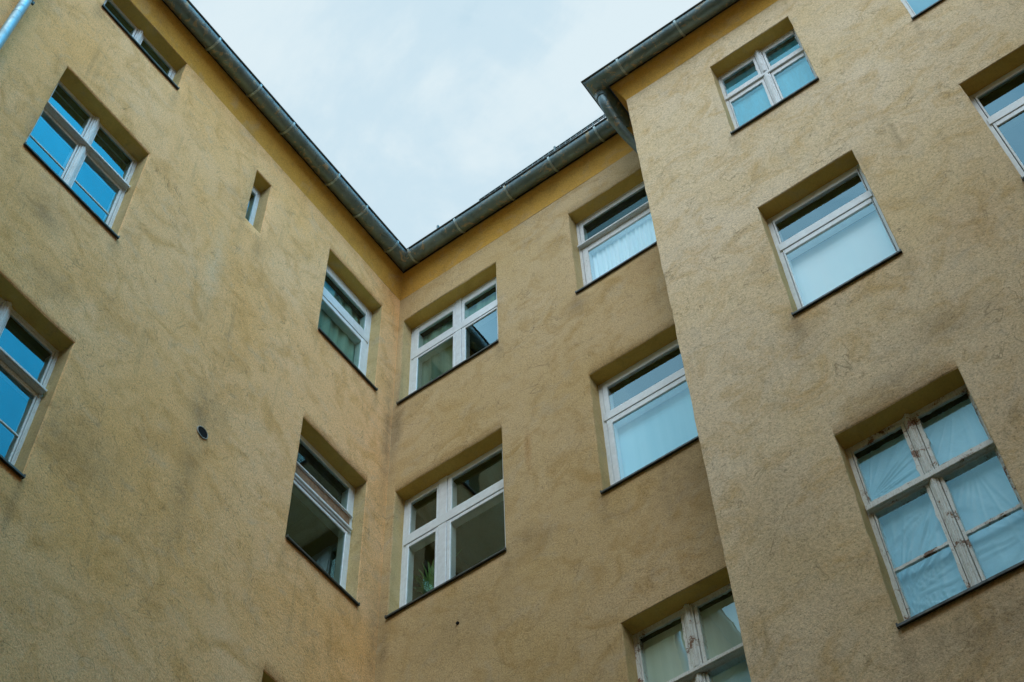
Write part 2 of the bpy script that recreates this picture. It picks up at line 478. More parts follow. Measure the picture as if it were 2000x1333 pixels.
class MB:
    """collects faces in world coordinates, then links them as one mesh object under a parent"""

    def __init__(s):
        s.v, s.f, s.mi, s.sm = [], [], [], []

    def add(s, vs, fs, mi=0, smooth=False):
        o = len(s.v)
        s.v += [tuple(v) for v in vs]
        for f in fs:
            s.f.append([i + o for i in f])
            s.mi.append(mi)
            s.sm.append(smooth)

    def box(s, T, a0, a1, d0, d1, z0, z1, mi=0, ch=0.0):
        """box in wall coordinates; ch chamfers the outward (d1) edges"""
        if ch <= 0:
            vs = [T(a, d, z) for d in (d0, d1) for z in (z0, z1) for a in (a0, a1)]
            fs = [(0, 1, 3, 2), (4, 6, 7, 5), (0, 4, 5, 1), (2, 3, 7, 6), (0, 2, 6, 4), (1, 5, 7, 3)]
        else:
            r = [(a0, d0, z0), (a1, d0, z0), (a1, d0, z1), (a0, d0, z1)]
            q = [(a0, d1 - ch, z0), (a1, d1 - ch, z0), (a1, d1 - ch, z1), (a0, d1 - ch, z1)]
            t = [(a0 + ch, d1, z0 + ch), (a1 - ch, d1, z0 + ch), (a1 - ch, d1, z1 - ch), (a0 + ch, d1, z1 - ch)]
            vs = [T(*p) for p in r + q + t]
            fs = [(3, 2, 1, 0), (8, 9, 10, 11)]
            for i in range(4):
                j = (i + 1) % 4
                fs += [(i, j, 4 + j, 4 + i), (4 + i, 4 + j, 8 + j, 8 + i)]
        s.add(vs, fs, mi)

    def tube(s, pts, r, n=14, mi=0, cap=True):
        pts = [Vector(p) for p in pts]
        rs = r if isinstance(r, (list, tuple)) else [r] * len(pts)
        vs, fs = [], []
        up = None
        for i, p in enumerate(pts):
            d = (pts[min(i + 1, len(pts) - 1)] - pts[max(i - 1, 0)]).normalized()
            if up is None:
                up = d.orthogonal().normalized()
            up = (up - d * up.dot(d)).normalized()
            side = d.cross(up)
            for k in range(n):
                t = 2 * PI * k / n
                vs.append(p + (up * math.cos(t) + side * math.sin(t)) * rs[i])
        for i in range(len(pts) - 1):
            for k in range(n):
                k2 = (k + 1) % n
                fs.append((i * n + k, i * n + k2, (i + 1) * n + k2, (i + 1) * n + k))
        s.add(vs, fs, mi, True)
        if cap:
            s.add(vs[:n], [tuple(range(n))], mi)
            s.add(vs[-n:], [tuple(reversed(range(n)))], mi)

    def build(s, name, mats, parent=None, origin=None, recalc=True):
        me = bpy.data.meshes.new(name)
        org = Vector(origin) if origin is not None else (ROOTLOC(parent) if parent is not None else Vector((0, 0, 0)))
        me.from_pydata([Vector(v) - org for v in s.v], [], s.f)
        if not isinstance(mats, (list, tuple)):
            mats = [mats]
        for m in mats:
            me.materials.append(m)
        for i, p in enumerate(me.polygons):
            p.material_index = s.mi[i]
            p.use_smooth = s.sm[i]
        if recalc:
            import bmesh
            bm = bmesh.new()
            bm.from_mesh(me)
            bmesh.ops.recalc_face_normals(bm, faces=bm.faces)
            bm.to_mesh(me)
            bm.free()
        me.update()
        o = bpy.data.objects.new(name, me)
        COL.objects.link(o)
        if parent is not None:
            o.parent = parent
            o['_o'] = tuple(org)
            o.location = org - ROOTLOC(parent)
        else:
            o.location = org
        WORLD[o] = org
        return o


WORLD = {}


def ROOTLOC(o):
    return WORLD[o]


def thing(name, label, cat, loc=(0, 0, 0), group=None):
    o = bpy.data.objects.new(name, None)
    COL.objects.link(o)
    o.location = loc
    o.empty_display_size = 0.3
    o['label'] = label
    o['category'] = cat
    if group:
        o['group'] = group
    WORLD[o] = Vector(loc)
    return o


def tag(o, label=None, cat=None, group=None, kind=None):
    for k, v in (('label', label), ('category', cat), ('group', group), ('kind', kind)):
        if v:
            o[k] = v
    return o



def TL(a, d, z):
    return (XL + d, a, z + Z0)


def TB(a, d, z):
    return (a, YB - d, z + Z0)


def TP(a, d, z):
    return (a, YP - d, z + Z0)


def TS(a, d, z):                                     # short side of the projecting wing; a = y
    return (XP - d, a, z + Z0)


REV = 0.17


def wavy(T, a, z):
    p = Vector(T(a, 0, z))
    return 0.006 * noise.noise(p * 0.9) + 0.003 * noise.noise(p * 3.1)


def facade(mb, T, a0, a1, z0, z1, holes, step=0.14, flat_edges=True):
    """stucco sheet with window openings; slightly uneven, hand-rounded arrises; reveals turned in"""
    ch = 0.011

    def cuts(lo, hi, pairs):
        s = {round(lo, 4), round(hi, 4)}
        for p0, p1 in pairs:
            for q in (p0 - ch, p0, p1, p1 + ch):
                if lo < q < hi:
                    s.add(round(q, 4))
        s = sorted(s)
        out = []
        for i in range(len(s) - 1):
            n = max(1, int((s[i + 1] - s[i]) / step))
            out += [s[i] + (s[i + 1] - s[i]) * k / n for k in range(n)]
        out.append(s[-1])
        return out
    A = cuts(a0, a1, [(h[0], h[1]) for h in holes])
    Zs = cuts(z0, z1, [(h[2], h[3]) for h in holes])

    def inside(a, z):
        for h in holes:
            if h[0] < a < h[1] and h[2] < z < h[3]:
                return True
        return False

    def onedge(a, z):
        for h in holes:
            if h[0] - 1e-3 <= a <= h[1] + 1e-3 and h[2] - 1e-3 <= z <= h[3] + 1e-3:
                return True
        return False
    idx = {}
    vs = []
    for i, a in enumerate(A):
        for j, z in enumerate(Zs):
            p = Vector(T(a, 0, z))
            e = onedge(a, z)
            ja = 0.008 * noise.noise(p * 6 + Vector((9, 0, 0))) if e else 0
            jz = 0.008 * noise.noise(p * 6 + Vector((0, 9, 0))) if e else 0
            end = (i in (0, len(A) - 1))
            d = (0 if end else wavy(T, a, z)) - (ch * 0.8 if e else 0)
            idx[(i, j)] = len(vs)
            v = T(a + ja, d, z + jz)
            if abs(v[0] - XP) < 1e-4 and abs(v[1] - YP) < 1e-4:      # the long outer corner is not dead straight
                v = (v[0] + 0.009 * noise.noise(Vector((3, 1, z * 2.2))) + 0.006 * noise.noise(Vector((8, 1, z * 6))), v[1] + 0.008 * noise.noise(Vector((5, 2, z * 2.2))), v[2])
            vs.append(v)
    fs, fc = [], []
    for i in range(len(A) - 1):
        for j in range(len(Zs) - 1):
            if inside((A[i] + A[i + 1]) / 2, (Zs[j] + Zs[j + 1]) / 2):
                continue
            q = (idx[(i, j)], idx[(i + 1, j)], idx[(i + 1, j + 1)], idx[(i, j + 1)])
            e = any(onedge(A[p], Zs[r]) for p, r in ((i, j), (i + 1, j), (i + 1, j + 1), (i, j + 1)))
            (fc if e else fs).append(q)
    o = len(mb.v)
    mb.add(vs, fs, 0, True)
    for q in fc:
        mb.f.append([k + o for k in q])
        mb.mi.append(0)
        mb.sm.append(False)
    # reveals
    for h in holes:
        ring = []
        ia = [i for i, a in enumerate(A) if h[0] - 1e-3 <= a <= h[1] + 1e-3]
        jz = [j for j, z in enumerate(Zs) if h[2] - 1e-3 <= z <= h[3] + 1e-3]
        for i in ia:
            ring.append((i, jz[0]))
        for j in jz[1:]:
            ring.append((ia[-1], j))
        for i in reversed(ia[:-1]):
            ring.append((i, jz[-1]))
        for j in reversed(jz[1:-1]):
            ring.append((ia[0], j))
        rv = [vs[idx[k]] for k in ring]
        back = [T(A[i], -0.30, Zs[j]) for i, j in ring]
        n = len(ring)
        mb.add(rv + back, [], 1, False)
        o = len(mb.v) - 2 * n
        for k in range(n):
            k2 = (k + 1) % n
            mb.f.append([o + k, o + k2, o + n + k2, o + n + k])
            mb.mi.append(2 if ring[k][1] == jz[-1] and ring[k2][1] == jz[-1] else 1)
            mb.sm.append(False)


LEFT = thing('apartment_wing', 'ochre stucco left wing with casement windows, a narrow slit window and a round vent', 'building',
             (XL, 3.5, 0), 'wings of the courtyard building')
BACK = thing('apartment_wing', 'recessed ochre stucco middle wing between the two others with windows in two columns', 'building',
             ((XL + XP) / 2, YB, 0), 'wings of the courtyard building')
RIGHT = thing('apartment_wing', 'projecting ochre stucco right wing with the gutter corner, elbow pipe and peeling window', 'building',
              (2.0, YP, 0), 'wings of the courtyard building')

ZT = 17.56                                           # where the coved cornice leaves the wall
mb = MB()
facade(mb, TL, YR, YB, -Z0, ZT, list(OL.values()))
mb.build('facade', [M_STUCCO, M_REVEAL, M_HEAD_BOUNCE], LEFT, recalc=False)
mb = MB()
facade(mb, TB, XL, XP, -Z0, ZT, list(OB.values()))
mb.build('facade', [M_STUCCO_B, M_REVEAL, M_HEAD_BOUNCE], BACK, recalc=False)
mb = MB()
facade(mb, TP, XP, XR, -Z0, ZT, list(OP.values()))
facade(mb, TS, YP, YB + 0.3, -Z0, ZT, [])
mb.build('facade', [M_STUCCO_P, M_REVEAL, M_HEAD_BOUNCE], RIGHT, recalc=False)

# ---- things swept along the eaves.  profile points are (d, z); corners are mitred


def path_pts(d, which, extra=0.0):
    L = [(XL + d, YR, 0), (XL + d, YB - d, 0)]
    B = [(XL + d, YB - d, 0), (XP - d, YB - d, 0)]
    Pp = [(XP - d, YB - d, 0), (XP - d, YP - d, 0), (XR, YP - d, 0)]
    return dict(L=L, B=B, P=Pp)[which]


def sweep(mb, prof, which, mi=0, closed=False, smooth=False, seg=0.5, wob=0.0):
    rows = []
    for d, z in prof:
        pts = path_pts(d, which)
        row = []
        for q in range(len(pts) - 1):
            p0, p1 = Vector(pts[q]), Vector(pts[q + 1])
            ref = Vector(path_pts(0, which)[q + 1]) - Vector(path_pts(0, which)[q])
            n = max(1, int(ref.length / seg))
            for k in range(n):
                row.append(p0.lerp(p1, k / n))
        row.append(Vector(pts[-1]))
        out = []
        for p in row:
            zz = z + Z0
            if wob:
                zz += wob * noise.noise(Vector((p.x * 2.3, p.y * 2.3, z * 3)))
            out.append(Vector((p.x, p.y, zz)))
        rows.append(out)
    m = len(rows[0])
    vs = [p for r in rows for p in r]
    fs = []
    nr = len(rows)
    for i in range(nr - 1 + (1 if closed else 0)):
        for k in range(m - 1):
            i2 = (i + 1) % nr
            fs.append((i * m + k, i * m + k + 1, i2 * m + k + 1, i2 * m + k))
    mb.add(vs, fs, mi, smooth)


GR_, GZ = 0.112, 18.02
GDS = dict(L=(0.25, 18.02, 17.56, 17.985), B=(0.25, 18.02, 17.56, 17.965), P=(0.256, 17.86, 17.487, 17.825))
GD = 0.25                    # gutter centre offset, radius, rim height


def strap_at(mb, T, a, w=0.028, r=None):
    r = r or GR_ + 0.012
    vs, fs = [], []
    n = 18
    for k in range(n + 1):
        t = PI + PI * k / n
        for aa in (a - w / 2, a + w / 2):
            for rr in (r, r - 0.012):
                vs.append(T(aa, GD + rr * math.cos(t), GZ + rr * math.sin(t)))
    for k in range(n):
        b = 4 * k
        c = b + 4
        fs += [(b, b + 2, c + 2, c), (b + 1, c + 1, c + 3, b + 3), (b, c, c + 1, b + 1), (b + 2, b + 3, c + 3, c + 2)]
    mb.add(vs, fs, 0, False)


WING = dict(L=LEFT, B=BACK, P=RIGHT)
STR = dict(L=[1.2, 2.15, 3.05, 3.945, 4.705, 5.339, 6.235, 6.807, 7.458], B=[-6.623, -5.859, -5.05, -4.356, -3.642], P=[-2.877, -2.04, -1.1, -0.2, 0.7, 1.6])
for k, root in WING.items():
    GD, GZ, ZC, ZD = GDS[k]
    mb = MB()
    prof = [(0.0, ZC)]
    for i in range(1, 7):
        t = i / 6
        prof.append((0.13 * (0.62 * t + 0.38 * t * t), ZC + (ZD - ZC) * t))
    prof += [(0.02, ZD + 0.004)]
    sweep(mb, prof, k, 0, smooth=False, seg=0.3, wob=0.006)
    mb.build('cornice', M_COVE, root, recalc=False)
    mb = MB()
    sweep(mb, [(0.0, ZD + 0.008), (0.126, ZD + 0.008), (0.134, ZD + 0.03), (0.134, GZ + 0.04), (0.0, GZ + 0.04)], k, 0, seg=0.06, wob=0.010)
    mb.build('eaves_board', M_EAVES_SHADE, root, recalc=False)
    mb = MB()
    prof = []
    for i in range(15):
        t = PI + PI * i / 14
        prof.append((GD + GR_ * math.cos(t), GZ + GR_ * math.sin(t)))
    prof2 = [(GD + (GR_ - 0.006) * math.cos(PI + PI * i / 14), GZ + (GR_ - 0.006) * math.sin(PI + PI * i / 14)) for i in range(14, -1, -1)]
    sweep(mb, prof + prof2, k, 0, closed=True, smooth=True, wob=0.004)
    g = mb.build('gutter', M_ZINC, root, recalc=False)
    mb = MB()
    prof = [(GD + GR_ + 0.006 + 0.013 * math.cos(2 * PI * i / 10), GZ + 0.004 + 0.013 * math.sin(2 * PI * i / 10)) for i in range(10)]
    sweep(mb, prof, k, 0, closed=True, smooth=True, wob=0.004)
    mb.build('gutter_rim', M_SILL, g, recalc=False)
    T = dict(L=TL, B=TB, P=TP)[k]
    for a in STR[k]:
        mb = MB()
        strap_at(mb, T, a)
        mb.build('gutter_strap', M_STRAP, g)
    mb = MB()
    sweep(mb, [(0.26, GZ + 0.055), (-0.1, GZ + 0.53), (-4.0, 21.2), (-4.0, 21.1), (-0.1, GZ + 0.43), (0.15, GZ + 0.042)], k, 0, closed=True, seg=1.0)
    roofs = mb.build('roof', M_ROOF, root, recalc=False)
    if k == 'B':
        mb = MB()
        h0, h1 = 0.565, 0.655
        sx0, sx1 = -5.6, -3.34

        def gh(x):
            return h0 + (h1 - h0) * (x - sx0) / (sx1 - sx0)
        for off in (0.0, -0.05, -0.28):
            mb.tube([TB(sx0, 0.15, GZ + gh(sx0) + off), TB(sx1, 0.15, GZ + gh(sx1) + off)], 0.0075 if off else 0.011, 6)
        x = sx0
        while x < sx1:
            mb.box(TB, x - 0.006, x + 0.006, 0.143, 0.157, GZ + 0.2, GZ + gh(x))
            x += 0.088
        for x in (-6.30, -4.36):
            mb.box(TB, x - 0.013, x + 0.013, 0.135, 0.165, GZ + 0.1, GZ + (0.66 if x > -5 else 0.605))
        mb.build('snow_guard', M_GUARD, roofs)

# small flashing at the inner corner behind the gutter mitre
mb = MB()
mb.tube([(XL + 0.20, YB - 0.20, GZ + Z0 + 0.01), (XL + 0.33, YB - 0.33, GZ + Z0 + 0.03)], 0.03, 8)

# ---- elbow downpipe in the corner of the projecting wing
mb = MB()
GD = GDS['P']
GD, GZ = GDS['P'][:2]
pts = [(-3.274, 7.225, 17.77), (-3.273, 7.228, 17.68), (-3.271, 7.245, 17.60), (-3.272, 7.29, 17.53), (-3.275, 7.37, 17.46), (-3.266, 7.49, 17.37),
       (-3.235, 7.64, 17.26), (-3.19, 7.77, 17.15), (-3.15, 7.85, 17.03), (-3.125, 7.88, 16.88), (-3.12, 7.885, 16.6), (-3.12, 7.885, -1.3)]
pts = [Vector((x, y, z + Z0)) for x, y, z in pts]
mb.tube(pts, [0.068, 0.064] + [0.062] * 10, 20)
mb.tube([pts[0] + Vector((0, 0, 0.06)), pts[1] + Vector((0, 0, 0.02))], [0.10, 0.070], 20)
dp = mb.build('downpipe', M_ZINC, RIGHT)
mb = MB()
mb.tube([pts[4].lerp(pts[5], 0.35), pts[4].lerp(pts[5], 0.62)], 0.068, 20)
mb.build('pipe_collar', M_ZINC, dp)
mb = MB()
mb.tube([pts[1], pts[1] + Vector((0, 0, -0.025))], 0.072, 20)
mb.build('pipe_collar', M_ZINC, dp)
# collars on the short side gutter
mb = MB()


def TSn(a, d, z):
    return (XP - d, a, z + Z0)


strap_at(mb, TSn, YP + 0.10, 0.03)
mb.build('gutter_strap', M_ZINC, dp)

# ---- bright downpipe on the left wing
mb = MB()
py = 1.868
mb.tube([TL(py, 0.10, -Z0 + 0.2), TL(py, 0.10, 17.3), TL(py, 0.16, 17.6), TL(py, 0.25, 17.85), TL(py, 0.252, 17.98)], 0.052, 24)
dl = mb.build('downpipe', M_ZINC2, LEFT)
tag(dl, 'bright galvanised downpipe')
mb = MB()
mb.tube([TL(py, 0.10, 15.245), TL(py, 0.10, 15.285)], 0.057, 24)
mb.box(TL, py + 0.05, py + 0.082, 0.088, 0.112, 15.24, 15.29)
mb.box(TL, py - 0.012, py + 0.012, -0.01, 0.06, 15.255, 15.275)
mb.build('pipe_clamp', M_SILL, dl)
mb = MB()
mb.tube([TL(py, 0.10, 14.80), TL(py, 0.10, 14.815)], 0.0545, 24)
mb.build('pipe_seam', M_ZINC2, dl)

# ---- round vent in the left wall
mb = MB()
va, vz = 5.356, 11.69
n = 28
vs = []
for (r, d) in ((0.071, -0.01), (0.071, 0.014), (0.064, 0.015), (0.062, -0.01), (0.062, -0.28)):
    for i in range(n):
        t = 2 * PI * i / n
        vs.append(TL(va + r * math.cos(t), d, vz + r * math.sin(t)))
fs = [(q * n + i, q * n + (i + 1) % n, (q + 1) * n + (i + 1) % n, (q + 1) * n + i) for q in range(4) for i in range(n)]
mb.add(vs, fs, 0, True)
vent = mb.build('vent_pipe', M_WHITEMETAL, LEFT, recalc=False)
mb = MB()
mb.add([TL(va + 0.0625 * math.cos(2 * PI * i / n), 0.011, vz + 0.0625 * math.sin(2 * PI * i / n)) for i in range(n)], [tuple(range(n))])
mb.build('vent_mouth', M_GASKET_HOLE, vent)  # flat black disc painted for the darkness inside the vent

# ---- a rawl plug hole in the middle wing
mb = MB()
mb.tube([TB(-6.04, -0.01, 10.78), TB(-6.04, 0.012, 10.78)], 0.017, 10)
mb.build('wall_plug', M_GASKET_HOLE, BACK)

# ------------------------------------------------------------------ windows


def ring(mb, T, g, w, d0, d1, mi=0, jag=0.0, wt_=None, wb=None, seed=0, wright=None):
    """picture frame round the glass rectangle g; inner edge may be ragged"""
    a0, a1, z0, z1 = g
    wl = w
    wr = w if wright is None else wright
    wt_ = w if wt_ is None else wt_
    wb = w if wb is None else wb
    o = [(a0 - wl, z0 - wb), (a1 + wr, z0 - wb), (a1 + wr, z1 + wt_), (a0 - wl, z1 + wt_)]
    i_ = [(a0, z0), (a1, z0), (a1, z1), (a0, z1)]
    rnd = random.Random(seed)
    N = 1 if not jag else 14
    outer, inner = [], []
    for q in range(4):
        p0, p1 = o[q], o[(q + 1) % 4]
        r0, r1 = i_[q], i_[(q + 1) % 4]
        nx, nz = [(0, -1), (1, 0), (0, 1), (-1, 0)][q]
        for k in range(N):
            t = k / N
            j = 0 if k == 0 else jag * rnd.choice((0, 0, .2, .5, 1)) * rnd.random() * -1
            outer.append((p0[0] + (p1[0] - p0[0]) * t, p0[1] + (p1[1] - p0[1]) * t))
            inner.append((r0[0] + (r1[0] - r0[0]) * t + nx * j, r0[1] + (r1[1] - r0[1]) * t + nz * j))
    n = len(outer)
    c = 0.006
    vs = [T(a, d0, z) for a, z in outer] + [T(a, d1, z) for a, z in outer] + [T(a, d1, z) for a, z in inner] + [T(a, d0, z) for a, z in inner]
    fs = []
    for k in range(n):
        k2 = (k + 1) % n
        fs += [(k, k2, n + k2, n + k), (n + k, n + k2, 2 * n + k2, 2 * n + k), (2 * n + k, 2 * n + k2, 3 * n + k2, 3 * n + k)]
    mb.add(vs, fs, mi)


ROOMS = []


def window(root, T, rect, ups, lows, style, mull=None, tr=None, bars=(), label=None, frame=M_PVC, glassm=M_GLASS, gdep=None,
           inner=False, sill_ext=0.012, glassu=None, jag=0.0, pane_label=None):
    a0, a1, z0, z1 = rect
    D = -REV
    f = MB()
    zb = z0 + 0.02
    old = style == 'wood'
    gdep = 0.185 if old else 0.177
    lights = list(ups) + list(lows)
    lz0 = min(g[2] for g in lights)
    la0, la1 = min(g[0] for g in lights), max(g[1] for g in lights)
    uz1 = max(g[3] for g in lights)
    # outer frame, butted: jambs full height, head and foot between
    fw = 0.035 if old else 0.045
    e = 0.004
    f.box(T, a0 - e, a0 + fw, D - 0.11, D, zb, z1 + e, 0, 0.003)
    f.box(T, a1 - fw, a1 + e, D - 0.11, D, zb, z1 + e, 0, 0.003)
    f.box(T, a0 + fw, a1 - fw, D - 0.11, D - 0.002, z1 - fw, z1 + e, 0, 0.003)
    f.box(T, a0 + fw, a1 - fw, D - 0.11, D - 0.002, zb, zb + fw, 0, 0.003)
    # sash rings
    sd = D - 0.002 if old else D + 0.008
    up_ = 0.018 if old else 0.022
    ups = [(g[0], g[1], g[2], g[3] + up_) for g in ups]
    lows = [(g[0], g[1], g[2], g[3] + up_) for g in lows]
    lights = list(ups) + list(lows)
    gp = 0.006
    for i, g in enumerate(lights):
        up = i < len(ups)
        # neighbours
        lim_l = mull[1] if (mull and g[0] > mull[0]) else a0 + fw
        lim_r = mull[0] if (mull and g[1] < mull[1]) else a1 - fw
        lim_t = z1 - fw if (up or not tr or not ups) else tr[0]
        lim_b = tr[1] if up and tr else zb + fw
        o = (lim_l + gp, lim_r - gp, lim_b + gp, lim_t - gp)
        c2 = 0.010
        # four butted members with a rebate
        if jag:
            w_ = min(g[0] - o[0], o[1] - g[1])
            ring(f, T, g, g[0] - o[0], D - 0.08, sd, 0, jag, o[3] - g[3], g[2] - o[2], seed=i + int(a0 * 100), wright=o[1] - g[1])
        else:
            f.box(T, o[0], g[0], D - 0.09, sd, o[2], o[3], 0, 0.004)
            f.box(T, g[1], o[1], D - 0.09, sd, o[2], o[3], 0, 0.004)
            f.box(T, g[0], g[1], D - 0.09, sd - 0.002, g[3], o[3], 0, 0.004)
            f.box(T, g[0], g[1], D - 0.09, sd - 0.002, o[2], g[2], 0, 0.004)
    fo = f.build('window', frame, root)
    if label:
        tag(fo, label)
    # seal line behind the gaps
    s = MB()
    s.box(T, a0 + fw, la0 - 0.004, D - 0.085, D - 0.03, zb + 0.01, z1 - fw)
    s.box(T, la1 + 0.004, a1 - fw, D - 0.085, D - 0.03, zb + 0.01, z1 - fw)
    if tr:
        s.box(T, la0 - 0.004, la1 + 0.004, D - 0.085, D - 0.03, max(g[3] for g in lows) + 0.004, min(g[2] for g in ups) - 0.004)
    s.box(T, la0 - 0.004, la1 + 0.004, D - 0.085, D - 0.03, uz1 + 0.004, z1 - fw)
    if mull:
        s.box(T, mull[0] - 0.02, mull[1] + 0.02, D - 0.087, D - 0.032, zb + 0.01, z1 - fw)
    s.build('seal', M_GASKET_HOLE, fo)
    # transom and mullion
    if tr:
        t = MB()
        if old:
            zb2, nose, pr = tr[0], tr[2], tr[3]
            back = zb2 + nose + pr * 0.55
            vs = [T(a, d, z) for a in (a0 + 0.012, a1 - 0.012) for d, z in ((D - 0.06, zb2), (D + pr - 0.022, zb2), (D + pr - 0.020, zb2 + 0.005), (D + pr - 0.010, zb2 + 0.005), (D + pr - 0.009, zb2),
                                                               (D + pr - 0.003, zb2), (D + pr, zb2 + 0.004), (D + pr, zb2 + nose - 0.005), (D + pr - 0.006, zb2 + nose), (D - 0.0, back), (D - 0.06, back))]
            n = 11
            fs = [(i, (i + 1) % n, n + (i + 1) % n, n + i) for i in range(n)] + [tuple(range(n)), tuple(reversed(range(n, 2 * n)))]
            t.add(vs, fs)
        elif style == 'double':
            zt, zb2 = tr[1], tr[0]
            t.box(T, a0 + fw, a1 - fw, D - 0.07, D + 0.006, zb2, zt, 1)
            t.box(T, a0 + 0.02, a1 - 0.02, D - 0.01, D + 0.030, zt - 0.028, zt - 0.006, 0, 0.004)
            t.box(T, a0 + 0.02, a1 - 0.02, D - 0.01, D + 0.035, zb2 + 0.035, zb2 + 0.07, 0, 0.004)
            t.box(T, a0 + 0.03, a1 - 0.03, D - 0.01, D + 0.020, zb2 + 0.004, zb2 + 0.018, 0, 0.003)
        else:
            t.box(T, a0 + fw * 0.6, a1 - fw * 0.6, D - 0.07, D + 0.015, tr[0], tr[1], 0, 0.003)
            t.box(T, a0 + fw, a1 - fw, D - 0.07, D + 0.010, tr[1] + 0.003, tr[1] + 0.012, 0)
        t.build('transom', [frame, M_BROWNWOOD], fo)
    if mull:
        t = MB()
        m0, m1 = mull
        zlo, zhi = zb + 0.002, z1 - 0.004
        segs = [(zlo, zhi)] if not tr else [(zlo, tr[0] - 0.002), (tr[1] + 0.002, zhi)]
        for s0, s1 in segs:
            if old:
                c = (m0 + m1) / 2
                t.box(T, m0, m1, D - 0.06, D + 0.008, s0, s1, 0, 0.003)
                hw = (m1 - m0) * 0.30
                t.box(T, c - hw, c + hw, D + 0.006, D + 0.026, s0, s1, 0, 0.008)
                t.box(T, c - hw * 0.35, c + hw * 0.35, D + 0.02, D + 0.034, s0, s1, 0, 0.004)
            else:
                t.box(T, m0, m1, D - 0.06, D + 0.011, s0, s1, 0, 0.003)
        t.build('mullion', frame, fo)
    for (b0, b1, bz, bh) in bars:
        t = MB()
        rnd = random.Random(int(bz * 10))
        if jag:
            N = 12
            for k in range(N):
                q0, q1 = b0 + (b1 - b0) * k / N, b0 + (b1 - b0) * (k + 1) / N
                t.box(T, q0, q1 - 0.0004, D - 0.03, D - 0.002 - rnd.random() * 0.006, bz - bh / 2 - rnd.random() * 0.003, bz + bh / 2 + rnd.random() * 0.004)
        else:
            t.box(T, b0, b1, D - 0.03, D - 0.006, bz - bh / 2, bz + bh / 2, 0, 0.003)
        t.build('glazing_bar', frame, fo)
    # panes
    p = MB()
    for i, g in enumerate(lights):
        vs = [T(g[0] - 0.01, -gdep, g[2] - 0.01), T(g[1] + 0.01, -gdep, g[2] - 0.01), T(g[1] + 0.01, -gdep, g[3] + 0.01), T(g[0] - 0.01, -gdep, g[3] + 0.01)]
        p.add(vs, [(0, 1, 2, 3)], 1 if (glassu and i < len(ups)) else 0)
    tag(p.build('pane', [glassm, glassu] if glassu else glassm, fo, recalc=False), pane_label)
    # folded metal sill with drip edge
    if sill_ext is not None:
        s = MB()
        x0, x1 = a0 - sill_ext, a1 + sill_ext
        pr = [(-REV - 0.02, z0 + 0.035), (0.028, z0 - 0.004), (0.032, z0 - 0.010), (0.032, z0 - 0.030), (0.027, z0 - 0.032), (0.024, z0 - 0.020), (0.0, z0 - 0.016), (-REV - 0.02, z0 + 0.022)]
        # inside the opening the sheet runs back to the frame; outside only the front lip
        n = len(pr)
        vs = [T(x, d, z) for x in (a0 + 0.002, a1 - 0.002) for d, z in pr]
        fs = [(i, (i + 1) % n, n + (i + 1) % n, n + i) for i in range(n)] + [tuple(range(n)), tuple(reversed(range(n, 2 * n)))]
        s.add(vs, fs)
        for (q0, q1) in ((x0, a0 + 0.001), (a1 - 0.001, x1)):
            s.box(T, q0, q1, 0.006, 0.032, z0 - 0.030, z0 + 0.006)
        s.build('window_sill', M_SILL, fo)
    if inner:
        q = MB()
        for g in lights:
            ring(q, T, (g[0] + 0.03, g[1] - 0.03, g[2] + 0.05, g[3] - 0.05), 0.06, -0.42, -0.38)
        q.build('inner_casement', M_WOOD, fo)
    # the room behind
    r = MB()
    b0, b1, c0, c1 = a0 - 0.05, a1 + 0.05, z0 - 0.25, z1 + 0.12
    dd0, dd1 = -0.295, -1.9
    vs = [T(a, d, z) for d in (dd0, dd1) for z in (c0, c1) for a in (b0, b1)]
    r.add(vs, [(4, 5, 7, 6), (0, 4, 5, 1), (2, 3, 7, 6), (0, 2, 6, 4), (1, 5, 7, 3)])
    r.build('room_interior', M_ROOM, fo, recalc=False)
    return fo


def two(a, b, c, d, z0, z1):
    return [(a, b, z0, z1), (c, d, z0, z1)]


# left wing
window(LEFT, TL, OL['L0'], [], two(2.700, 3.153, 3.301, 3.772, 16.95, 17.495), 'wood', (3.185, 3.275), None, frame=M_WOOD, glassm=M_GLASS_OLD, inner=False)
window(LEFT, TL, OL['L1'], two(2.670, 3.133, 3.272, 3.762, 14.45, 14.985), two(2.670, 3.135, 3.275, 3.755, 13.36, 14.29), 'wood', (3.160, 3.252), (14.355, 14.42, 0.03, 0.068),
       bars=((2.670, 3.135, 13.75, 0.020), (3.275, 3.755, 13.755, 0.020)), frame=M_WOOD, glassm=M_GLASS_OLD)
window(LEFT, TL, OL['L2'], two(2.670, 3.130, 3.265, 3.755, 10.72, 11.215), two(2.670, 3.130, 3.270, 3.755, 9.60, 10.565), 'wood', (3.155, 3.248), (10.64, 10.70, 0.03, 0.065),
       bars=((2.670, 3.130, 10.03, 0.020), (3.270, 3.755, 10.03, 0.020)), frame=M_WOOD, glassm=M_GLASS_OLD)
window(LEFT, TL, OL['SL'], [], [(5.308, 5.430, 15.85, 16.77)], 'pvc', None, None, frame=M_PVC, sill_ext=None, label='tiny deep-set slit window')
window(LEFT, TL, OL['L3'], [(6.715, 7.552, 16.42, 16.775)], [(6.735, 7.518, 15.30, 16.11)], 'pvc', None, (16.215, 16.36), glassm=M_GLASS_DIM, glassu=M_GLASS_DIM, label='window with grey-green curtains')
window(LEFT, TL, OL['L4'], [(6.700, 7.565, 12.855, 13.235)], [(6.700, 7.578, 11.58, 12.485)], 'double', None, (12.56, 12.835), glassm=M_GLASS_L4, glassu=M_GLASS_DIM, label='window with brown rails across its middle')
window(LEFT, TL, OL['L5'], [(6.700, 7.555, 9.10, 9.52)], [(6.700, 7.555, 7.90, 8.80)], 'pvc', None, (8.88, 9.05))
